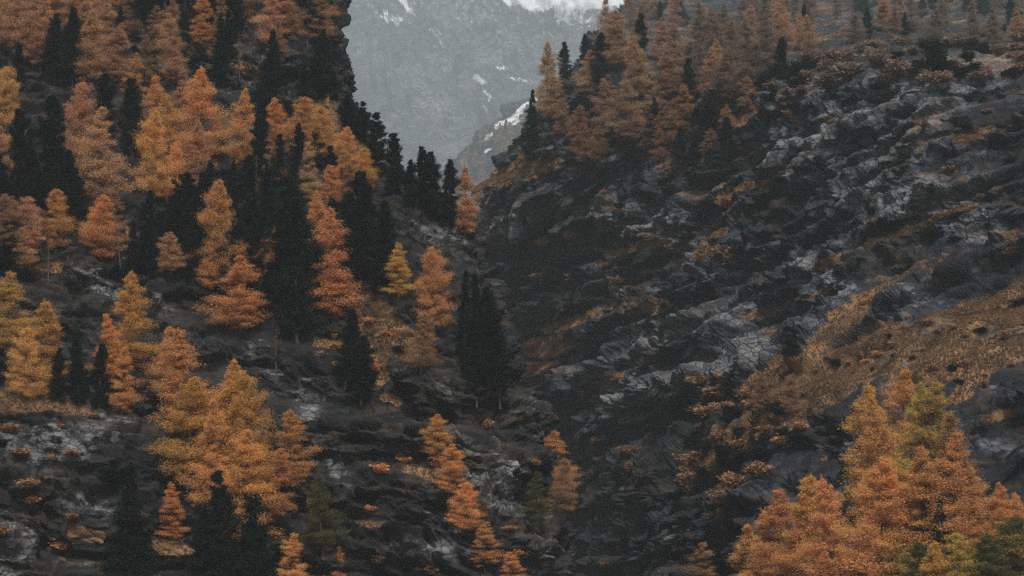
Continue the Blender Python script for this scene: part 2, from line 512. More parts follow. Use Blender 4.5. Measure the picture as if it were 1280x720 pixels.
fr = np.array([0, .02, .07, .16, .28, .42, .56, .70, .85, 1.0])
add = [60, 20, 5, 0, 0, 0, 0, 0, 0, 0]
net = []
for py, e in zip(R_py, R_edge):
    px = e + (1440 - e) * fr
    Y = R_depth(px, np.full_like(px, py)) + np.array(add)
    row = [(e + 130, py, Y[0] + 330), (e + 25, py, Y[0] + 110)] + [(a, py, b) for a, b in zip(px, Y)]
    net.append(row)
net = catmull(catmull(np.array(net), 0, 960), 1, 860)
P0 = point(net[..., 0], net[..., 1], net[..., 2])
Rpx, Rpy = net[..., 0], net[..., 1]
R_grass = [
    ([(1185, 322), (1130, 345), (1085, 380), (1030, 420), (975, 460), (935, 490)], 13),
    ([(1290, 375), (1230, 395), (1160, 425), (1090, 445), (1020, 480), (960, 520)], 36), ([(1280, 430), (1210, 450), (1130, 480)], 26),
    ([(688, 412), (735, 396), (780, 388), (832, 378)], 6), ([(640, 446), (668, 438), (700, 430)], 8), ([(650, 470), (690, 455)], 5),
    ([(600, 232), (640, 214), (690, 204)], 8), ([(830, 172), (880, 166)], 5), ([(900, 132), (935, 120)], 5), ([(905, 148), (945, 138)], 6), ([(895, 165), (935, 150)], 4),
    ([(1150, 220), (1195, 212)], 4), ([(1190, 175), (1230, 160)], 4), ([(980, 385), (1030, 365)], 5), ([(930, 395), (975, 385)], 4),
    ([(900, 560), (960, 545), (1000, 520)], 9), ([(1230, 300), (1270, 290)], 4), ([(770, 262), (800, 266)], 4), ([(1235, 530), (1270, 522)], 4), ([(1225, 470), (1190, 500)], 10),
    ([(820, 215), (880, 195)], 5), ([(1020, 330), (1060, 318)], 4), ([(870, 300), (905, 290)], 4)]
R_grass = [(p_, w_ * 1.6 if w_ <= 9 else w_) for p_, w_ in R_grass] + [([(1010, 495), (930, 540), (870, 590)], 15), ([(905, 245), (960, 225), (1000, 205)], 6), ([(760, 320), (830, 305), (890, 315)], 6), ([(1090, 300), (1150, 285), (1215, 255)], 6), ([(700, 500), (780, 470)], 6)]
R_moss_shade = [([(760, 130), (860, 130), (920, 190)], 45), ([(650, 320), (720, 340), (800, 310)], 28), ([(880, 500), (900, 580), (860, 680)], 45), ([(800, 600), (740, 700)], 40),
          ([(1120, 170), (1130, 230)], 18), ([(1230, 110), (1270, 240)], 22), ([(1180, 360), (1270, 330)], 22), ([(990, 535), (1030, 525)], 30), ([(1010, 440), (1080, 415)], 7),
          ([(1200, 490), (1280, 520)], 20), ([(960, 250), (1010, 300)], 20), ([(700, 520), (690, 640)], 20), ([(1060, 160), (1065, 200)], 12), ([(900, 90), (1280, 40)], 26)]  # moss mats; the stroke down the gorge is shade painted into the colour
R_dark_shade = [([(640, 470), (670, 560), (700, 640), (730, 730)], 66), ([(860, 560), (890, 690)], 40), ([(1200, 480), (1290, 520)], 50), ([(1220, 570), (1290, 640)], 46), ([(760, 140), (900, 170)], 40),
          ([(650, 320), (720, 345), (800, 320)], 22), ([(960, 250), (1010, 300)], 20), ([(1190, 350), (1280, 320)], 20), ([(1060, 150), (1066, 200)], 10), ([(1230, 120), (1280, 230)], 26), ([(980, 540), (1040, 520)], 22)]  # gorge stroke and the one under the ridge paint shade into the rock
R_pale = [([(970, 90), (1060, 130), (1150, 110), (1230, 95)], 42), ([(980, 190), (1080, 190), (1160, 165)], 38), ([(1060, 250), (1150, 240), (1230, 290)], 30), ([(1000, 330), (1050, 370)], 26),
          ([(600, 250), (620, 300)], 18), ([(640, 260), (650, 290)], 12), ([(760, 270), (830, 280), (880, 330)], 26), ([(740, 345), (780, 365)], 12), ([(800, 420), (900, 400), (960, 390)], 18),
          ([(760, 500), (860, 470), (940, 440)], 26), ([(1220, 480), (1260, 490)], 10), ([(1010, 525), (1024, 535)], 5), ([(1240, 560), (1270, 570)], 12), ([(880, 650), (840, 670)], 6)]
P, g, mo, to = detail(P0, Rpx, Rpy, R_grass, R_moss_shade, R_pale, 22, 1.35, 1.0, nat=(.62, .90), pk=.58, fa=.9, ta=1.35, bt=.34, ng=.95, dark_strokes=R_dark_shade)
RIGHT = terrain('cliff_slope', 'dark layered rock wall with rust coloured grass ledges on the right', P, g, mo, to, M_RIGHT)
RIGHT_P, RIGHT_G = P, g

# hazy middle spur in the gap
M_px = np.array([380, 470, 500, 560, 585, 612, 640, 668, 720, 800, 900], float)
M_top = np.array([330, 300, 280, 222, 196, 166, 142, 126, 100, 70, 40], float)
M_far = np.array([3500, 3300, 3200, 3050, 3000, 2950, 2950, 2950, 3000, 3100, 3200], float) * 2.1
net = []
for s, dy, dYY in ((-1, 0, 700), (-.3, 6, 260), (0, 0, 0), (.12, 18, -60), (.35, 55, -150), (.65, 130, -380), (1, 260, -700), (1.3, 420, -900)):
    net.append([(px + 30 * max(s, 0), tp_ + dy, Y + dYY) for px, tp_, Y in zip(M_px, M_top, M_far)])
net = catmull(catmull(np.array(net), 0, 330), 1, 420)
P0 = point(net[..., 0], net[..., 1], net[..., 2])
P, g, mo, to = detail(P0, net[..., 0], net[..., 1], [([(560, 250), (620, 230), (680, 190)], 14)], [([(590, 200), (640, 200)], 30)], [([(585, 215), (600, 240)], 14)], 22, 5.0, .8)
M_snow = [([(596, 184), (614, 168)], 3.5), ([(622, 158), (645, 146)], 4), ([(648, 140), (668, 124)], 4), ([(578, 202), (584, 206)], 2.5), ([(572, 232), (580, 230)], 2), ([(604, 192), (612, 186)], 2.5), ([(655, 148), (640, 156)], 2)]
_a, _b = project(P); sn = stroke_mask(_a + 5 * fbm(P / 30, 3), _b + 5 * fbm(P / 30 + 9, 3), M_snow)
SPUR = terrain('mountain_spur', 'hazy rocky spur with snow along its crest in the valley gap', P, g, mo, to, M_SPUR, snow=sn)

# far snow-streaked mountain behind the mist
fpy = np.array([-170, -90, -20, 40, 110, 180, 260, 340, 430], float)
fY = np.array([9000, 8500, 8100, 7700, 7350, 7000, 6700, 6400, 6000], float) * 1.5
net = [[(px, py, Y + 500 * ((px - 600) / 400) ** 2 + 260 * math.sin(px / 70 + py / 160)) for px in np.linspace(180, 1020, 14)] for py, Y in zip(fpy, fY)]
net = catmull(catmull(np.array(net), 0, 420), 1, 560)
P0 = point(net[..., 0], net[..., 1], net[..., 2])
n = grid_normals(P0)
q = np.stack([P0[..., 0] * .8 + P0[..., 2] * .45, P0[..., 1] * .3, P0[..., 2] * .8 - P0[..., 0] * .45], -1)
h = 300 * ridged(q / np.array([390, 390, 1050]), 4) + 95 * fbm(P0 / 280, 4) + 52 * ridged(P0 / 85, 3)
P = P0 + n * h[..., None]
n2 = grid_normals(P)
fx, fyy = project(P)
wx = fx + 14 * fbm(P / 90, 4, .6); wy = fyy + 14 * fbm(P / 90 + 9, 4, .6)
F_snow = [([(640, -6), (690, 4), (745, 2), (790, -10)], 15), ([(650, -30), (800, -40)], 30), ([(700, 22), (735, 28)], 7), ([(684, 42), (690, 38)], 3), ([(543, 40), (552, 56)], 5), ([(545, 38), (560, 44)], 3),
          ([(592, 94), (604, 112), (618, 128)], 4), ([(470, 14), (500, 30)], 5), ([(405, 5), (412, 16)], 3), ([(605, 138), (612, 146)], 2.5), ([(500, 0), (520, 20)], 4), ([(640, 96), (660, 104)], 3), ([(620, 85), (632, 82)], 2)]
sn = stroke_mask(wx, wy, F_snow) * (.36 + .36 * sstep(fbm(P / 60 + 30, 3), -.4, .3) + .3 * sstep(-fyy, -25, 0))
sn = np.maximum(sn, .40 * sstep(n2[..., 2] + .3 * fbm(P / 200, 3), .45, .85) * sstep(-fyy, -150, 20))
sn = np.maximum(sn, .22 * sstep(fbm(P / 130 + 3, 3), .0, .5))
sn = np.maximum(sn, .44 * sstep(ridged(q / np.array([70, 70, 210]) + 4, 3), .15, .75) * sstep(-fyy, -210, 60))
to = .25 + .5 * sstep(fbm(P / 340 + 7, 3), -.4, .5)
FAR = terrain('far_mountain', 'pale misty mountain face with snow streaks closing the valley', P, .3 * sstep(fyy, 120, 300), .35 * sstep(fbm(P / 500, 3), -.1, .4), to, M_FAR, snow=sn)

# valley floor sheet reaching past the far mountain's foot
gx, gy = np.meshgrid(np.linspace(-4850, 4850, 100), np.linspace(-550, 17000, 160))
gz = -150 + 5 * fbm(np.stack([gx, gy, gx * 0], -1) / 300, 3) + 40 * sstep(np.abs(gx), 900, 4800)
# rises gently up-valley so every mountain foot is closed
gz = gz + np.clip(gy - 900, 0, None) * .012
P = np.stack([gx, gy, gz], -1)
me = mesh_from('ground', P.reshape(-1, 3), grid_faces(*gx.shape)[:, ::-1], smooth=True)
for a_, v_ in (('grass', .8), ('moss', .3), ('tone', .3)): set_attr(me, a_, np.full(gx.size, v_))
me.materials.append(M_FLOOR)
tag(link('ground', me), 'brown grassy valley floor below the cliffs', kind='structure')
print('terrain', round(time.time() - T0, 1))

# ------------------------------------------------------------------ vegetation prototypes
def tube(pts, rad, sides=5):
    pts = np.asarray(pts, float); rad = np.asarray(rad, float)
    d = np.gradient(pts, axis=0); d /= np.linalg.norm(d, axis=1)[:, None] + 1e-9
    ref = np.where(np.abs(d[:, 2:3]) > .8, [[1., 0, 0]], [[0, 0, 1.]])
    u = np.cross(d, ref); u /= np.linalg.norm(u, axis=1)[:, None] + 1e-9
    v = np.cross(d, u)
    a = np.arange(sides) / sides * 2 * math.pi
    ring = pts[:, None] + (u[:, None] * np.cos(a)[None, :, None] + v[:, None] * np.sin(a)[None, :, None]) * rad[:, None, None]
    V = ring.reshape(-1, 3)
    i = np.arange(len(pts) * sides).reshape(len(pts), sides)
    j = np.roll(i, -1, 1)
    F = np.stack([i[:-1], j[:-1], j[1:], i[1:]], -1).reshape(-1, 4)
    return V, F


def merge(parts):
    V, F, o = [], [], 0
    for v, f in parts:
        V.append(v); F.append(f + o); o += len(v)
    return np.concatenate(V), np.concatenate(F)


def leaf_mesh(name, C, D, size, tone, rng, mat, flat=.5, slim=(.35, .65)):
    """one narrow triangle per needle spray: centre C, growth direction D"""
    n = len(C)
    u = D + rng.normal(0, .55, (n, 3)); u[:, 2] *= flat
    u /= np.linalg.norm(u, axis=1)[:, None] + 1e-9
    w = rng.normal(0, 1, (n, 3)); v = np.cross(u, w); v /= np.linalg.norm(v, axis=1)[:, None] + 1e-9
    a = (size * rng.uniform(.6, 1.35, n))[:, None]; b = a * rng.uniform(*slim, n)[:, None]
    V = np.stack([C + u * a, C - u * a * .6 + v * b, C - u * a * .6 - v * b], 1).reshape(-1, 3)
    me = mesh_from(name, V, np.arange(3 * n).reshape(-1, 3))
    set_attr(me, 'tone', np.repeat(tone, 3))
    me.materials.append(mat)
    return me


def make_tree(kind, seed):
    """returns (trunk mesh, crown mesh) for a tree 24 m high"""
    rng = np.random.RandomState(seed)
    H = 24.0
    bend = rng.normal(0, .35, 2)

    def axis(t): return np.stack([bend[0] * np.sin(t * 2.2) , bend[1] * np.sin(t * 2.6 + .4) - bend[1] * .39, t * H], -1)
    spec = dict(
        larch_cone=dict(n=100, R=6.2, t0=.05, p=.78, leaf=0.215, per=500),
        larch_slim=dict(n=100, R=4.8, t0=.05, p=.72, leaf=0.205, per=470),
        larch_broad=dict(n=105, R=7.6, t0=.06, p=.62, leaf=0.225, per=610),
        larch_open=dict(n=74, R=5.8, t0=.10, p=.68, leaf=0.205, per=520),
        larch_bare=dict(n=46, R=4.2, t0=.2, p=.7, leaf=.22, per=16),
        stone_pine=dict(n=105, R=4.3, t0=.05, p=.62, leaf=.30, per=240),
        stone_pine_broad=dict(n=105, R=5.8, t0=.06, p=.58, leaf=.32, per=280),
        spruce=dict(n=150, R=4.9, t0=.04, p=.95, leaf=.28, per=170))[kind]
    pine = kind.startswith('stone'); spruce = kind == 'spruce'; larch = kind.startswith('larch')
    n = spec['n']
    t = np.sort(spec['t0'] + (1 - spec['t0']) * rng.rand(n) ** .92 * .985)
    az = np.arange(n) * 2.399963 + rng.normal(0, .5, n)
    ph = rng.rand(4) * 6.28
    lobes = 1 + .20 * np.sin(az + ph[3] + 5 * t) + .18 * np.sin(az * 2 + ph[0] - 4 * t) + .14 * np.sin(az * 3 + ph[1] + t * 9) + .07 * np.sin(t * 19 + ph[2])
    tt = (t - spec['t0']) / (1 - spec['t0'])
    if pine:
        prof = np.clip(1 - tt, 0, 1) ** spec['p'] * (.62 + .38 * np.sin(np.clip(tt * 2.4, 0, 1.57)))
    else:
        prof = np.clip(1 - tt, 0, 1) ** spec['p'] * (.45 + .55 * sstep(tt, -.02, .22))
    Lb = np.maximum(spec['R'] * prof * lobes * np.clip(rng.normal(.95, .26, n), .4, 1.55), .5)
    C, D, Tn, limbs = [], [], [], []
    for k in range(n):
        o = axis(np.array(t[k])); L = Lb[k]; per = int(spec['per'] * (.35 + .65 * L / spec['R'] * 1.4))
        rad = np.array([math.cos(az[k]), math.sin(az[k]), 0]); lat = np.array([-rad[1], rad[0], 0])
        if pine: rise, curl = -.05 + .55 * tt[k], .38
        elif spruce: rise, curl = -.42 + .55 * tt[k] ** 2, .16
        else: rise, curl = -.16 + .80 * tt[k] ** 1.5 + rng.normal(0, .16), .18

        def along(s): return o + rad * (s * L)[..., None] + np.array([0, 0, 1.]) * (L * (rise * s + curl * s * s))[..., None]
        ncl = max(4, int(3 + 2.4 * L))
        cs = np.sort(rng.uniform(.16 if larch else .2, 1.0, ncl) ** (.62 if larch else .75))
        cw = (1 - .55 * cs) * L * .30
        cc = along(cs) + lat * (rng.normal(0, 1, ncl) * cw)[:, None]
        cc[:, 2] += rng.normal(0, .10, ncl)
        which = rng.randint(0, ncl, per)
        sig = .24 + .095 * L if larch else .22 + .075 * L
        off = rng.normal(0, 1, (per, 3)) * np.array([sig, sig, sig * (.54 if larch else .7)])
        if larch: off[:, 2] -= np.abs(rng.normal(0, .32, per))
        if pine: off[:, 2] += np.abs(rng.normal(0, .12, per))
        C.append(cc[which] + off)
        dd = rad + lat * rng.normal(0, .6, per)[:, None]
        dd[:, 2] += -.15 if larch else (.5 if pine else -.2)
        D.append(dd)
        bt = rng.beta(2, 2)
        ct = rng.rand(ncl)
        Tn.append(np.clip(.45 * bt + .42 * ct[which] + .13 * rng.rand(per), 0, 1))
        if L > 1.0 and (kind != 'stone_pine' or k % 2 == 0):
            s = np.array([0, .35, .7, 1.0]); r0 = .018 + .011 * L
            limbs.append(tube(along(s), r0 * np.array([1.3, .9, .55, .12]), 3))
    # leader
    m = 70 if kind != 'larch_bare' else 6
    zt = rng.uniform(.90, 1.015, m)
    C.append(axis(zt) + rng.normal(0, 1, (m, 3)) * (.07 + 3.2 * np.clip(1 - zt, 0, 1))[:, None] * np.array([1, 1, .5])); D.append(np.tile([0, 0, 1.], (m, 1)) + rng.normal(0, .4, (m, 3))); Tn.append(rng.rand(m))
    crown = leaf_mesh(kind + '_crown', np.concatenate(C), np.concatenate(D), spec['leaf'], np.concatenate(Tn), rng, M_LARCH if larch else M_PINE, .6 if larch else .8, (.18, .34) if larch else (.3, .55))
    s = np.linspace(-.08, 1, 9)
    pts = axis(s); pts[0, :2] = pts[1, :2]
    V, F = merge([tube(pts, .30 * (1 - np.clip(s, 0, 1)) ** .9 + .025, 8)] + limbs)
    trunk = mesh_from(kind + '_trunk', V, F, smooth=True)
    trunk.materials.append(M_BARK)
    return trunk, crown


def make_shrub(seed, kind):
    """returns (stems, leaves) for a shrub 3 m high"""
    rng = np.random.RandomState(seed)
    stems, C, D, Tn = [], [], [], []
    for k in range(16):
        a = rng.rand() * 6.28; lean = rng.uniform(.15, 1.1); h = rng.uniform(1.6, 3.0)
        if kind == 'low': lean *= 1.7; h *= .62
        s = np.linspace(0, 1, 5)
        r = np.array([math.cos(a), math.sin(a)])
        pts = np.stack([r[0] * lean * h * .55 * s ** 1.2, r[1] * lean * h * .55 * s ** 1.2, h * s * (1 - .15 * lean * s) - .2], -1)
        stems.append(tube(pts, .05 * (1.1 - s), 3))
        m = 70
        q = rng.uniform(.25, 1, m)
        c = np.stack([np.interp(q, s, pts[:, i]) for i in range(3)], -1) + rng.normal(0, .28, (m, 3)) * np.array([1, 1, .6])
        C.append(c); D.append(np.tile([r[0], r[1], .5], (m, 1))); Tn.append(np.clip(.5 * rng.beta(2, 2) + .5 * rng.rand(m), 0, 1))
    V, F = merge(stems)
    st = mesh_from('shrub_stems', V, F, smooth=True); st.materials.append(M_BARK)
    lv = leaf_mesh('shrub_leaves', np.concatenate(C), np.concatenate(D), .24, np.concatenate(Tn), rng, M_SHRUB, .8)
    return st, lv


PROTO = {}
seed = 100
for kind, cnt in (('larch_cone', 4), ('larch_slim', 3), ('larch_broad', 3), ('larch_open', 3), ('larch_bare', 2), ('stone_pine', 4), ('stone_pine_broad', 2), ('spruce', 3)):
    PROTO[kind] = []
    for i in range(cnt):
        seed += 1
        PROTO[kind].append(make_tree(kind, seed))
SHRUBS = [make_shrub(900 + i, 'low' if i % 2 else 'tall') for i in range(5)]
print('prototypes', round(time.time() - T0, 1))

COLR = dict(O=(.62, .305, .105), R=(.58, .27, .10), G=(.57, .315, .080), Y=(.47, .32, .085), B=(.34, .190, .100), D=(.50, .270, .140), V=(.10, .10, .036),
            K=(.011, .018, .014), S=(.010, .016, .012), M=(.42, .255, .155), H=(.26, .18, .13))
bpy.context.view_layer.update()
rngT = np.random.RandomState(5)


def hit(px, py, objs):
    d = ray(np.array(px), np.array(py)); d = Vector(d / np.linalg.norm(d))
    best = None
    for o in objs:
        ok, loc, nrm, _ = o.ray_cast(Vector((0, 0, 0)), d, distance=20000)
        if ok and (best is None or loc.length < best[0].length): best = (loc.copy(), nrm.copy())
    return best


BOTH = [LEFT, RIGHT]
counts = {}


def place_tree(kind, colour, x, top, base, label, group=None, width=1.0, where=BOTH, cat=None, lean=None):
    h = hit(x, base, where)
    if h is None: return None
    loc = h[0]
    dist = loc.y
    size = (base - top) * dist / FOC / math.cos(PITCH) / 24.0
    protos = PROTO[kind]; trunk, crown = protos[rngT.randint(len(protos))]
    larch = kind.startswith('larch')
    nm = 'larch_tree' if larch else ('spruce_tree' if kind == 'spruce' else 'stone_pine_tree')
    root = bpy.data.objects.new(nm, None); COL.objects.link(root)
    root.empty_display_size = 1
    root.location = loc
    tilt = rngT.normal(0, .05, 2) if lean is None else np.array([0, lean])
    root.rotation_euler = (tilt[0], tilt[1], rngT.rand() * 6.28) if lean is None else (0, lean, 0)
    w = size ** .85 * width if size < 1 else size * width
    w *= rngT.uniform(.9, 1.22) if larch else rngT.uniform(.88, 1.08)
    root.scale = (w, w, size)
    tag(root, label, cat or ('larch' if larch else ('spruce' if kind == 'spruce' else 'pine')), group)
    a = link('trunk', trunk, root); b = link('crown', crown, root)
    c = np.array(COLR[colour]) * rngT.uniform(.88, 1.14) * (1 + rngT.normal(0, .03, 3))
    b.color = (*np.clip(c, 0, 1), 1)
    return root


def place_shrub(colour, x, y, h_m, label, group, width=1.0, where=BOTH):
    h = hit(x, y, where)
    if h is None: return None
    st, lv = SHRUBS[rngT.randint(len(SHRUBS))]
    root = bpy.data.objects.new('shrub', None); COL.objects.link(root)
    root.location = h[0]; root.rotation_euler = (0, 0, rngT.rand() * 6.28)
    s = h_m / 3.0; root.scale = (s * width, s * width, s)
    tag(root, label, 'shrub', group)
    link('stems', st, root)
    b = link('foliage', lv, root)
    c = np.array(COLR[colour]) * rngT.uniform(.8, 1.15); b.color = (*c, 1)
    return root


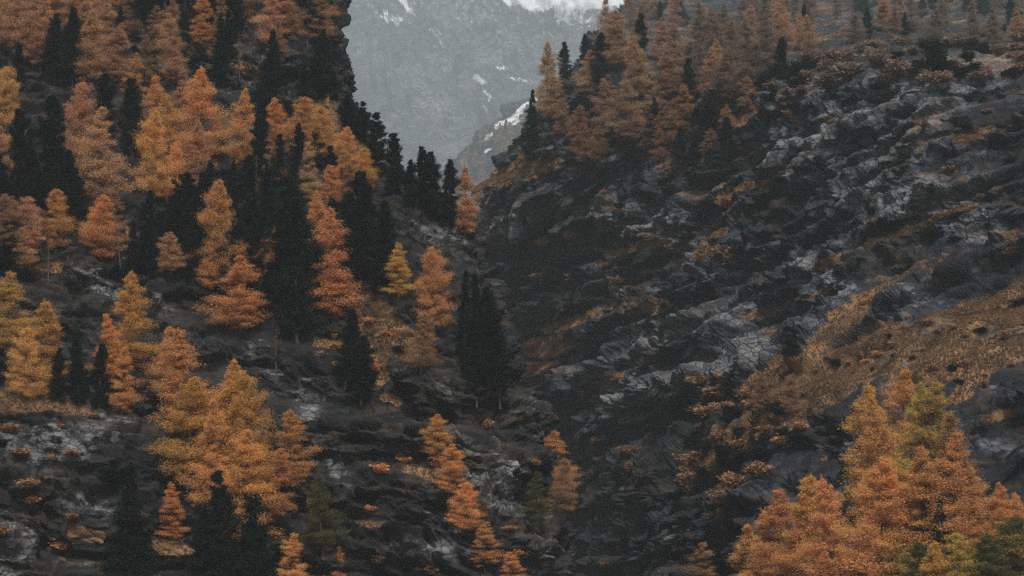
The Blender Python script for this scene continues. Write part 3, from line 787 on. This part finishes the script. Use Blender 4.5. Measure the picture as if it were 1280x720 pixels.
# kind, colour, x, top, base, width, label  (one tree each)
LC, LS, LB, LO, LX = 'larch_cone', 'larch_slim', 'larch_broad', 'larch_open', 'larch_bare'
SP, SB, SR = 'stone_pine', 'stone_pine_broad', 'spruce'
TREES = [
    # upper left
    (SP, 'K', 404, 36, 104, 1.1, 'dark pine on the left skyline between the bare larches and the mist'),
    (SP, 'K', 398, -18, 60, 1.0, 'dark pine at the top edge beside the mist, left of the sparse skyline larch'),
    (LB, 'D', 18, -30, 62, .8, 'dull orange larch cut by the top left corner of the picture'),
    (LC, 'D', 46, -12, 66, .9, 'dull orange larch second from the top left corner, left of dark pines'),
    (SB, 'K', 68, 18, 100, .8, 'broad dark stone pine between dull larches near the top left corner'),
    (SP, 'K', 90, 8, 108, .9, 'tall dark stone pine touching the slim larch near the top left'),
    (LS, 'D', 110, -14, 82, .8, 'slim pale orange larch rising past the top edge beside dark pines'),
    (LC, 'D', 141, 27, 102, 1.0, 'brownish orange larch with rounded tip, high on the slope right of the slim larch'),
    (LC, 'O', 166, 64, 122, .9, 'small orange larch at the head of a diagonal row going down right'),
    (SP, 'K', 190, 52, 108, 1.0, 'dark stone pine right of the diagonal row of orange larches, near the top'),
    (LC, 'G', 252, -10, 58, 1.0, 'golden larch alone against dark rock at the top edge'),
    (LS, 'D', 282, -26, 28, 1.0, 'dusty larch cut by the top edge beside grey misty rock'),
    (LB, 'O', 6, 82, 190, .8, 'bright orange larch cut by the left edge above the dark pines'),
    (SB, 'K', 30, 138, 275, .7, 'broad black pine below the orange larch at the left edge'),
    (SP, 'K', 62, 118, 268, .95, 'tall black pine left of the big dusty larch on the upper slope'),
    (LB, 'D', 92, 100, 235, .72, 'large dusty orange larch with twin tips on the upper left slope'),
    (LC, 'D', 122, 132, 262, 1.1, 'dusty larch leaning out low on the right of the twin tipped larch'),
    (SP, 'K', 133, 92, 172, 1.2, 'dark pine hidden between the twin tipped larch and the diagonal row'),
    (SB, 'K', 166, 98, 196, .75, 'bushy dark pine directly above the glowing round headed larch'),
    (LC, 'O', 198, 92, 205, .95, 'orange larch high in the diagonal row, below the small one at its head'),
    (LC, 'O', 219, 112, 238, .95, 'orange larch in the middle of the diagonal row, beside the glowing larch'),
    (LB, 'O', 192, 138, 250, .60, 'glowing orange round headed larch in the centre of the upper left slope'),
    (LB, 'O', 217, 175, 262, .60, 'orange larch with a bright round shoulder, lowest of the diagonal row'),
    (LC, 'D', 244, 148, 252, .9, 'shaded larch right of the round shouldered larch'),
    (LS, 'D', 232, 86, 178, .95, 'slender larch left of the tall pointed larch on the upper slope'),
    (LC, 'O', 258, 80, 200, .95, 'tall pointed orange larch standing alone above the middle of the left slope'),
    (LC, 'O', 302, 108, 208, .9, 'narrow orange larch spire right of the tall pointed larch'),
    (SP, 'K', 322, 128, 232, .9, 'dark pine right of the narrow larch spire'),
    (SR, 'K', 340, 36, 142, 1.1, 'big hazy dark spruce against misty grey rock near the top'),
    (SP, 'K', 378, 78, 138, 1.2, 'hazy dark pine right of the big hazy spruce'),
    (SP, 'K', 400, 62, 128, 1.2, 'hazy dark pine on the skyline under the bare twigged larch'),
    (SP, 'K', 417, 88, 128, 1.1, 'small dark pine on the skyline at the foot of the left ridge'),
    (LX, 'B', 408, 16, 84, 1.0, 'nearly bare larch with thin twigs against the mist on the left skyline'),
    (LX, 'B', 384, -24, 52, 1.2, 'sparse brown larch at the top edge beside the mist'),
    # bright fuzzy larches below the skyline
    (LB, 'O', 346, 122, 188, .85, 'bushy orange larch at the left end of the bright band below the skyline pines'),
    (LB, 'O', 378, 120, 182, .85, 'bushy orange larch topmost in the bright band below the skyline'),
    (LB, 'O', 408, 132, 200, .8, 'bushy orange larch in the middle of the bright band, above a small dark pine'),
    (LB, 'O', 436, 158, 220, .8, 'bushy orange larch under the first pair of skyline pines'),
    (LB, 'G', 456, 184, 240, .75, 'golden orange larch at the right end of the bright band'),
    (SP, 'K', 376, 154, 205, 1.1, 'small dark pine standing in front of the bright band at its left'),
    (SP, 'K', 396, 158, 196, 1.1, 'smallest dark pine amid the bright band of larches'),
    (SP, 'K', 414, 182, 244, 1.1, 'rounded dark pine in front of the bright band below its middle'),
    (SP, 'K', 265, 200, 246, 1.0, 'small dark pine just above the big bright pyramid larch'),
    # skyline pines
    (SP, 'K', 435, 117, 170, 1.2, 'dark pine first of the skyline row, at its upper left end'),
    (SP, 'K', 452, 127, 180, 1.1, 'dark pine second in the skyline row, close beside the first'),
    (SP, 'K', 470, 141, 218, 1.1, 'tall dark skyline pine third from the upper end of the row'),
    (SB, 'K', 492, 167, 245, .75, 'broad dark skyline pine in the middle of the row'),
    (SP, 'K', 514, 200, 262, 1.0, 'dark skyline pine left of the ragged group at the end of the row'),
    (SP, 'K', 529, 184, 268, 1.1, 'tallest ragged dark pine in the group at the lower end of the skyline row'),
    (SP, 'K', 544, 190, 276, 1.1, 'ragged dark pine second from the lower end of the skyline row'),
    (SP, 'K', 561, 199, 286, .9, 'last dark pine at the lower end of the skyline row'),
    (LC, 'D', 581, 207, 292, .9, 'small hazy orange larch beside the last skyline pine'),
    # middle left
    (LB, 'D', 34, 246, 312, .8, 'wide dusty larch crown at the left edge below the black pines'),
    (LB, 'O', 70, 236, 310, .75, 'wide orange larch crown beside the orange heath ledge'),
    (SP, 'K', 8, 268, 345, 1.2, 'dark pine at the left edge under the wide dusty larch'),
    (SP, 'K', 180, 238, 312, 1.0, 'dark pine under the glowing round headed larch'),
    (LB, 'O', 278, 226, 356, .72, 'big bright orange pyramid larch in the centre of the left slope'),
    (LC, 'R', 302, 318, 412, 1.3, 'rusty shaded larch under the big bright pyramid larch'),
    (LC, 'O', 340, 280, 352, .85, 'small bright orange spire left of the great black pine'),
    (SP, 'K', 371, 222, 428, .88, 'great black column pine between two orange larches in mid slope'),
    (SP, 'K', 352, 250, 400, .8, 'black pine half hidden behind the great column pine'),
    (LC, 'R', 404, 238, 350, .9, 'tall reddish larch right of the great black column pine'),
    (LC, 'R', 418, 260, 396, 1.05, 'reddish larch with layered boughs just above the grassy bench'),
    (SB, 'K', 452, 216, 362, .68, 'big black pine above the grassy bench'),
    (SP, 'K', 474, 252, 372, 1.0, 'black pine right of the big black pine above the bench'),
    (LS, 'G', 498, 303, 372, 1.1, 'small golden larch left of the fiery larch by the gorge'),
    (LB, 'R', 540, 308, 420, .72, 'fiery orange red larch on the edge above the gorge'),
    (LB, 'B', 526, 392, 462, .9, 'brown shaded larch under the fiery larch'),
    (SR, 'S', 580, 338, 448, .62, 'black spruce just right of the fiery larch'),
    (SR, 'S', 602, 342, 482, .66, 'tallest black spruce of the group over the gorge'),
    (SP, 'K', 624, 360, 500, .85, 'broad black pine outermost over the gorge'),
    (SB, 'K', 596, 404, 502, .8, 'black pine in front of the spruces over the gorge'),
    (SP, 'K', 432, 388, 480, 1.1, 'black pine below the grassy bench on the cliff'),
    (SP, 'K', 452, 420, 500, 1.0, 'black pine clinging to the cliff right below the grassy bench'),
    # lower left
    (LC, 'Y', 10, 340, 440, 1.1, 'yellowish larch cut by the left edge above the lower cliff'),
    (LC, 'G', 57, 374, 492, 1.0, 'yellow orange larch left of three small black pines'),
    (LC, 'G', 160, 339, 462, 1.05, 'tall golden larch above and right of three small black pines'),
    (LC, 'O', 140, 392, 478, .9, 'orange larch in front of the tall golden larch'),
    (SP, 'K', 72, 436, 504, .85, 'smallest left one of three small black pines above the lower cliff'),
    (SP, 'K', 99, 424, 508, .9, 'middle one of three small black pines above the lower cliff'),
    (SP, 'K', 124, 430, 512, .9, 'right one of three small black pines above the lower cliff'),
    (LO, 'O', 152, 434, 520, .9, 'small orange larch right of three small black pines'),
    (LB, 'O', 30, 410, 500, .7, 'orange larch between the yellow larches at the left edge'),
    (LB, 'O', 206, 408, 500, .75, 'orange larch at the head of the big golden clump on the cliff'),
    (LC, 'O', 232, 412, 548, 1.0, 'orange larch leading down into the big golden clump'),
    (LC, 'G', 283, 450, 605, 1.05, 'pointed golden larch at the top of the big golden clump'),
    (LB, 'G', 318, 466, 632, .62, 'greenish gold round larch on the right side of the golden clump'),
    (LO, 'G', 236, 470, 608, 1.15, 'layered golden larch hanging over the cliff left of the clump'),
    (LC, 'O', 268, 500, 640, .9, 'shaded orange larch inside the golden clump'),
    (LO, 'O', 300, 540, 690, 1.0, 'lower orange larch under the golden clump'),
    (LC, 'R', 367, 512, 612, 1.0, 'bright red orange larch right of the golden clump against pale rock'),
    (LO, 'R', 345, 560, 660, 1.0, 'ragged rust larch below the red orange larch'),
    (LC, 'V', 404, 594, 690, 1.0, 'olive green young conifer below the red orange larch'),
    (LS, 'O', 214, 604, 676, 1.2, 'small orange larch alone on the lower cliff below the clump'),
    (SP, 'K', 285, 592, 730, 1.0, 'black pine at the lower edge under the golden clump'),
    (SB, 'K', 322, 622, 750, .8, 'broad black pine right of the one under the golden clump'),
    (SR, 'S', 160, 582, 745, 1.0, 'black spruce against pale rock on the lower left cliff'),
    (SP, 'K', 250, 640, 760, 1.0, 'black pine on the cliff below the lone small larch'),
    (LC, 'O', 363, 668, 745, 1.0, 'dull orange larch at the bottom edge left of the olive conifer'),
    (LC, 'R', 420, 684, 750, 1.0, 'small rust larch at the bottom edge under the olive conifer'),
    (LO, 'O', 544, 518, 574, 1.4, 'orange larch tuft with flat top on the cliff above the gorge'),
    (LO, 'O', 560, 556, 622, 1.3, 'orange larch hanging below the flat topped tuft'),
    (LB, 'O', 582, 604, 664, .9, 'broad orange larch lowest in the hanging row over the gorge'),
    (LO, 'R', 606, 656, 712, 1.2, 'rust larch at the bottom of the cliff over the gorge'),
    (LO, 'R', 640, 690, 740, 1.2, 'rust larch near the bottom edge at the mouth of the gorge'),
    (LC, 'R', 688, 540, 612, 1.3, 'lone orange larch in the dark gorge'),
    (LB, 'B', 705, 574, 640, .9, 'brown larch right below the lone larch in the gorge'),
    (LC, 'V', 672, 590, 660, .9, 'dull olive conifer left below the lone larch in the gorge'),
    # right ridge, told apart against the mist
    (LC, 'M', 684, 50, 142, .9, 'pointed hazy larch standing out first on the right skyline'),
    (SR, 'S', 662, 111, 206, .9, 'dark pointed spruce on the rounded cliff top at the right skyline'),
    (SP, 'K', 706, 50, 100, 1.2, 'rounded dark pine pair between hazy larches on the right skyline'),
    (SP, 'K', 731, 43, 96, 1.0, 'hazy dark pine on the right skyline below the tall thin spire'),
    (LS, 'M', 756, -6, 76, .9, 'tall thin larch spire reaching the top edge over the snow field'),
    (LC, 'M', 797, 42, 120, 1.1, 'brighter orange larch in front of the hazy ridge forest'),
    (LC, 'M', 695, 92, 150, 1.0, 'hazy larch at the foot of the first pointed larch of the right skyline'),
    (LC, 'M', 738, 60, 128, 1.1, 'hazy brown larch left of the brighter ridge larch'),
    (LC, 'M', 774, 8, 86, 1.1, 'hazy larch right of the thin spire at the top edge'),
    (SR, 'S', 1002, 4, 58, 1.0, 'dark spruce in mist above the right cliff, near the top edge'),
    (SP, 'K', 980, 46, 104, 1.0, 'dark column pine on the brow above the right cliff'),
    (SP, 'K', 1085, 10, 50, 1.0, 'small dark pine in the mist above the pale cliff'),
    # right foreground clump
    (LC, 'G', 1087, 484, 660, .95, 'tall golden larch leftmost of the twin tips in the right foreground'),
    (LC, 'O', 1117, 496, 690, .9, 'tall orange larch right of the golden twin tip in the right foreground'),
    (LC, 'O', 1122, 462, 600, 1.0, 'larch at the back of the right clump, highest tip against the grass'),
    (LC, 'Y', 1143, 480, 640, .9, 'olive gold larch in the middle of the right clump'),
    (LS, 'Y', 1164, 479, 640, 1.0, 'dull olive larch right of centre at the back of the right clump'),
    (LS, 'B', 1194, 520, 665, 1.1, 'brownish larch at the right shoulder of the right clump'),
    (LC, 'R', 1187, 542, 712, 1.0, 'bright red orange larch front right in the right clump'),
    (LC, 'O', 1216, 580, 715, .9, 'orange larch sloping out at the right foot of the right clump'),
    (LC, 'R', 1246, 604, 705, .9, 'small rust larch outermost right of the clump near the right edge'),
    (LC, 'R', 1270, 618, 720, .9, 'rust larch cut by the right edge'),
    (LC, 'O', 1150, 560, 705, 1.0, 'orange larch behind the black hollow in the right clump'),
    (LC, 'O', 1105, 574, 745, 1.0, 'orange larch below the twin tips in the right clump'),
    (LC, 'O', 1076, 584, 740, 1.0, 'orange larch left below the golden twin tip'),
    (LC, 'O', 1046, 596, 745, 1.05, 'bright orange larch on the left flank of the right clump'),
    (LC, 'G', 1022, 594, 730, 1.0, 'golden larch with a broken tip on the left flank of the right clump'),
    (LC, 'O', 1003, 622, 745, 1.0, 'orange larch between the pointed front larch and the left flank'),
    (LC, 'O', 978, 614, 750, 1.0, 'pointed orange larch in the front row of the right clump'),
    (LS, 'O', 957, 640, 750, 1.0, 'slim orange larch left in the front row of the right clump'),
    (LC, 'O', 940, 658, 775, 1.1, 'orange larch lowest at the left end of the right clump'),
    (LS, 'R', 1036, 690, 775, 1.2, 'small rust larch tip at the bottom edge of the right clump'),
    (SR, 'S', 1155, 606, 742, 1.0, 'black spruce in the hollow of the right clump'),
    (SR, 'S', 1184, 626, 738, 1.0, 'black spruce right behind the one in the hollow'),
    (LB, 'R', 1174, 684, 775, .85, 'low rust larch in front of the black hollow'),
    (LC, 'V', 1090, 676, 770, 1.3, 'dark green young conifer at the bottom edge of the right clump'),
    (LC, 'Y', 1122, 660, 775, 1.4, 'yellow green larch at the bottom edge left of the bright yellow one'),
    (LC, 'V', 1140, 678, 790, 1.3, 'olive young larch between yellow ones at the bottom edge'),
    (LC, 'G', 1168, 680, 790, 1.1, 'bright yellow larch tip at the bottom edge'),
    (LC, 'Y', 1208, 668, 790, 1.4, 'yellow larch right of the bright yellow tip at the bottom edge'),
    (LC, 'V', 1232, 668, 800, 1.4, 'green young larch near the bottom right corner'),
    (LC, 'Y', 1256, 654, 790, 1.5, 'yellow green larch beside the bottom right corner'),
    (LB, 'V', 1278, 650, 790, 1.0, 'green larch filling the bottom right corner'),
    (LO, 'B', 906, 592, 670, .9, 'dull thin larch with a golden top left of the right clump'),
    (LO, 'B', 880, 680, 745, 1.2, 'dull brown larch at the bottom edge left of the right clump'),
    (LB, 'B', 950, 470, 520, .9, 'brownish bushy larch on the edge of the grass slope'),
    (LB, 'B', 990, 468, 520, .8, 'brown larch on the grass slope right of the bushy one'),
]
for kind, c, x, top, base, w, label in TREES:
    place_tree(kind, c, x, top, base, label, width=w)

# dead snag on the left cliff
h = hit(206, 532, [LEFT])
if h:
    k = h[0].y / FOC
    pts = np.array([[0, 0, -1.], [-2 * k, 0, 12 * k], [-5 * k, 0, 30 * k], [-10 * k, 0, 56 * k]])
    parts = [tube(pts, np.array([.22, .19, .14, .03]), 6)]
    rr = np.random.RandomState(3)
    for j in range(9):
        q = rr.uniform(.25, .95); o = np.array([np.interp(q, [0, .3, .6, 1], pts[:, i]) for i in range(3)])
        a = rr.rand() * 6.28; l = rr.uniform(.5, 1.4) * (1.2 - q)
        parts.append(tube(np.array([o, o + [math.cos(a) * l, math.sin(a) * l, -.1 * l]]), np.array([.04, .01]), 3))
    V, F = merge(parts)
    me = mesh_from('dead_tree', V, F, smooth=True); me.materials.append(M_SNAG)
    o = link('dead_tree', me); o.location = h[0]
    tag(o, 'thin pale dead trunk without needles beside the golden clump on the cliff', 'dead tree')


# ---------------------------------------------------------------- background trees nothing tells apart
def inside(x, y, poly):
    c = False
    for (x0, y0), (x1, y1) in zip(poly, poly[1:] + poly[:1]):
        if (y0 > y) != (y1 > y) and x < (x1 - x0) * (y - y0) / (y1 - y0) + x0: c = not c
    return c


def scatter(poly, n, gap, seed, flat=.5):
    rs = np.random.RandomState(seed)
    xs = [p[0] for p in poly]; ys = [p[1] for p in poly]
    out = []
    for _ in range(n * 60):
        x, y = rs.uniform(min(xs), max(xs)), rs.uniform(min(ys), max(ys))
        if inside(x, y, poly) and all((x - a) ** 2 + ((y - b) / flat) ** 2 > gap * gap for a, b in out):
            out.append((x, y))
            if len(out) == n: break
    return out


rs = np.random.RandomState(77)
ridge = [(712, 148), (745, 96), (790, 30), (850, -60), (1300, -110), (1300, 58), (1120, 56), (1000, 80), (930, 116), (850, 150), (770, 180)]
for x, y in scatter(ridge, 185, 13, 1):
    hh = rs.uniform(42, 68) * (1.12 if y > 60 else .85)
    if rs.rand() < (.76 if x < 860 else .74):
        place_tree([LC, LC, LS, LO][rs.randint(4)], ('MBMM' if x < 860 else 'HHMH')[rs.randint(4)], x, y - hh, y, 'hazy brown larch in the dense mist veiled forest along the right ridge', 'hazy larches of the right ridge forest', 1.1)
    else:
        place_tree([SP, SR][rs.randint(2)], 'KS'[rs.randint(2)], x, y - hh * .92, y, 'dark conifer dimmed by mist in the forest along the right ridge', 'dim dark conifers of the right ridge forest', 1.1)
under = [(700, 165), (850, 150), (940, 130), (930, 185), (840, 225), (740, 235), (690, 215)]
for x, y in scatter(under, 44, 13, 2):
    hh = rs.uniform(30, 52)
    if rs.rand() < .45:
        place_tree([LC, LO][rs.randint(2)], 'B', x, y - hh, y, 'shaded brown larch on the steep ground under the right ridge forest', 'shaded larches under the right ridge forest', 1.1)
    else:
        place_tree([SP, SR, SB][rs.randint(3)], 'KS'[rs.randint(2)], x, y - hh * .9, y, 'dark conifer on the steep ground under the right ridge forest', 'dark conifers under the right ridge forest', 1.1)
upl = [(-10, 20), (400, -20), (408, 60), (330, 110), (200, 120), (60, 100), (-10, 130)]
for x, y in scatter(upl, 62, 17, 3):
    hh = rs.uniform(60, 98)
    if rs.rand() < .52:
        place_tree([LC, LO, LS][rs.randint(3)], 'DB'[rs.randint(2)], x, y - hh, y, 'dull larch among others along the top of the left mountainside', 'dull larches at the top of the left mountainside', 1.0)
    else:
        place_tree([SP, SR][rs.randint(2)], 'K', x, y - hh * .9, y, 'dark pine among others along the top of the left mountainside', 'dark pines at the top of the left mountainside', 1.0)
midl = [(-10, 150), (60, 270), (180, 300), (250, 270), (330, 240), (470, 260), (470, 330), (330, 400), (230, 350), (150, 345), (-10, 350)]
for x, y in scatter(midl, 70, 18, 4):
    hh = rs.uniform(40, 90)
    if rs.rand() < .35:
        place_tree([LC, LO, LB][rs.randint(3)], 'DRB'[rs.randint(3)], x, y - hh, y, 'small shaded larch filling a gap between the big trees of the left slope', 'small larches between the big trees of the left slope', .95)
    else:
        place_tree([SP, SR, SB][rs.randint(3)], 'K', x, y - hh, y, 'small dark pine filling a gap between the big trees of the left slope', 'small pines between the big trees of the left slope', 1.0)
for x, y, hh in ((150, 330, 70), (235, 300, 64), (318, 262, 70), (60, 350, 60), (300, 110, 70), (226, 66, 66), (430, 352, 60), (345, 470, 62)):
    place_tree(LX, 'B', x, y - hh, y, 'half bare thin larch among fuller trees on the left slope', 'half bare larches of the left slope', .9)
spur = [(575, 215), (612, 172), (660, 140), (690, 160), (680, 215), (600, 250)]
for x, y in scatter(spur, 46, 7, 6):
    hh = rs.uniform(16, 30)
    lar = rs.rand() < .5
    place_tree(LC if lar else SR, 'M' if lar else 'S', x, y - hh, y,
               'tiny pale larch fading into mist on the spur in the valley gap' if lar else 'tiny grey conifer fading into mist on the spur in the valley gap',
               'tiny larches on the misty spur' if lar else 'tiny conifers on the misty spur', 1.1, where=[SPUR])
# shrubs
areas = [
    ([(860, 480), (960, 470), (1010, 510), (1000, 560), (900, 640), (840, 640)], 46, 15, 'dark leafless shrub on the steep ground left of the right larch clump', 'dark shrubs left of the right larch clump', 'BSKB', (2.5, 5)),
    ([(990, 470), (1120, 400), (1280, 370), (1280, 480), (1180, 500)], 34, 17, 'low brown shrub dotting the rust coloured grass slope on the right', 'shrubs on the right grass slope', 'BDBK', (1.0, 2.4)),
    ([(640, 250), (900, 220), (960, 330), (860, 390), (660, 400)], 48, 17, 'small brown bush clinging to ledges of the shadowed middle cliff', 'bushes on the middle cliff', 'HKSB', (2, 4.5)),
    ([(940, 90), (1280, 70), (1280, 330), (1000, 390)], 30, 24, 'small bush rooted in the pale upper right cliff', 'bushes on the upper right cliff', 'HKSB', (1.6, 3.2)),
    ([(0, 500), (200, 530), (420, 610), (660, 500), (680, 720), (0, 720)], 44, 24, 'brown bush growing out of the lower left cliff', 'bushes on the lower left cliff', 'BBKR', (1.3, 2.6)),
    ([(880, 95), (1000, 75), (1280, 25), (1280, 95), (1000, 120), (900, 140)], 70, 13, 'hazy brown bush on the brow between the ridge forest and the pale cliff', 'bushes on the brow of the right cliff', 'HHHK', (3, 6)),
    ([(430, 360), (520, 440), (560, 480), (470, 500), (400, 440)], 18, 12, 'rusty bush by the grassy bench on the left mountain', 'bushes by the grassy bench', 'ROGK', (1.2, 2.4)),
    ([(650, 520), (840, 560), (830, 720), (690, 720)], 14, 22, 'dim brown bush in the dark gorge', 'bushes in the gorge', 'BKB', (2, 4.5)),
]
for i, (poly, n_, gap, lab, grp, cols, (h0, h1)) in enumerate(areas):
    for x, y in scatter(poly, n_, gap, 40 + i):
        place_shrub(cols[rs.randint(len(cols))], x, y, rs.uniform(h0, h1), lab, grp, rs.uniform(1.3, 2.4))
print('trees', round(time.time() - T0, 1), len(bpy.data.objects))

# ------------------------------------------------------------------ dry grass: uncountable tufts on the ledges and slopes
def grass_mesh(name, P, G, n_tufts, h, seed, min_up=.35, thr=.55):
    rng = np.random.RandomState(seed)
    nrm = grid_normals(P)
    up = nrm[..., 2]
    sel = np.argwhere((G > thr) & (up > min_up))
    sel = sel[rng.randint(0, len(sel), n_tufts)]
    base = P[sel[:, 0], sel[:, 1]] + rng.normal(0, .12, (n_tufts, 3)) * np.array([1, 1, .2])
    nb = 5
    c = np.repeat(base, nb, 0); m = len(c)
    a = rng.rand(m) * 6.28
    lean = rng.uniform(.1, .9, m); hh = h * rng.uniform(.5, 1.3, m)
    tip = c + np.stack([np.cos(a) * lean * hh, np.sin(a) * lean * hh - .25 * hh, hh * (1 - .35 * lean)], -1)
    w = h * .16
    side = np.stack([-np.sin(a), np.cos(a), 0 * a], -1) * w
    V = np.stack([c - side - [0, 0, .1], c + side - [0, 0, .1], tip], 1).reshape(-1, 3)
    me = mesh_from(name, V, np.arange(3 * m).reshape(-1, 3))
    pt = np.repeat(np.clip(.5 + .9 * fbm(base / 9, 2) + rng.normal(0, .12, n_tufts), 0, 1), nb)
    set_attr(me, 'tone', np.repeat(np.clip(pt + rng.normal(0, .12, m), 0, 1), 3))
    me.materials.append(M_GRASS)
    o = link(name, me)
    o.color = (.23, .147, .079, 1)
    return o


tag(grass_mesh('dry_grass', LEFT_P, LEFT_G, 26000, .55, 1), 'orange brown dry grass on the ledges of the left mountainside', 'grass', kind='stuff')
tag(grass_mesh('dry_grass', RIGHT_P, RIGHT_G, 42000, .65, 2), 'rust coloured dry grass on the slope and ledges of the right rock wall', 'grass', kind='stuff')

# ------------------------------------------------------------------ air
DENS = .78e-4
lo, hi = np.array([-4900, -600, -170.]), np.array([4900, 17200, 4400.])
V = np.array([[(lo, hi)[(i >> k) & 1][k] for k in range(3)] for i in range(8)])
F = np.array([[0, 2, 3, 1], [4, 5, 7, 6], [0, 1, 5, 4], [2, 6, 7, 3], [0, 4, 6, 2], [1, 3, 7, 5]])
me = mesh_from('haze', V, F)
hm = bpy.data.materials.new('mountain_air'); t = nt(hm)
pv = N(t, 'ShaderNodeVolumePrincipled')
pv.inputs['Color'].default_value = (.80, .94, .98, 1)
pv.inputs['Density'].default_value = DENS
pv.inputs['Anisotropy'].default_value = .1
o_ = N(t, 'ShaderNodeOutputMaterial'); t.links.new(pv.outputs[0], o_.inputs['Volume'])
hm.cycles.homogeneous_volume = True
me.materials.append(hm)
tag(link('haze', me), 'thin grey mountain mist filling the valley', 'mist', kind='stuff')

# ------------------------------------------------------------------ light: overcast day
SUN_EL, SUN_AZ = math.radians(54), math.radians(172)      # azimuth measured clockwise from +Y
w = bpy.data.worlds.new('World'); sc.world = w; w.use_nodes = True
t = w.node_tree; t.nodes.clear()
sky = N(t, 'ShaderNodeTexSky', sky_type='NISHITA')
sky.sun_disc = False; sky.sun_elevation = SUN_EL; sky.sun_rotation = SUN_AZ
sky.air_density = 1.0; sky.dust_density = 4.0; sky.ozone_density = 1.0
hs = N(t, 'ShaderNodeHueSaturation'); hs.inputs['Saturation'].default_value = .9
t.links.new(sky.outputs[0], hs.inputs['Color'])
bg = N(t, 'ShaderNodeBackground'); bg.inputs['Strength'].default_value = .05
t.links.new(hs.outputs[0], bg.inputs['Color'])
o_ = N(t, 'ShaderNodeOutputWorld'); t.links.new(bg.outputs[0], o_.inputs['Surface'])

sl = bpy.data.lights.new('sun', 'SUN'); sl.energy = 1.7; sl.angle = math.radians(10); sl.color = (1, .95, .88)
so = bpy.data.objects.new('sun', sl); COL.objects.link(so)
dirv = Vector((math.sin(SUN_AZ) * math.cos(SUN_EL), math.cos(SUN_AZ) * math.cos(SUN_EL), math.sin(SUN_EL)))
so.rotation_euler = dirv.to_track_quat('Z', 'Y').to_euler()
so.location = (0, -300, 900)

vs = sc.view_settings
vs.view_transform = 'Standard'; vs.look = 'None'; vs.gamma = 1.0; vs.use_curve_mapping = False
vs.exposure = .96
cy = sc.cycles
cy.max_bounces = 5; cy.diffuse_bounces = 3; cy.glossy_bounces = 1; cy.transmission_bounces = 3; cy.volume_bounces = 2
cy.use_denoising = False
cy.denoising_prefilter = 'ACCURATE'
cy.denoising_input_passes = 'RGB_ALBEDO_NORMAL'
cy.sample_clamp_indirect = 4
cy.use_adaptive_sampling = False
print('done', round(time.time() - T0, 1))
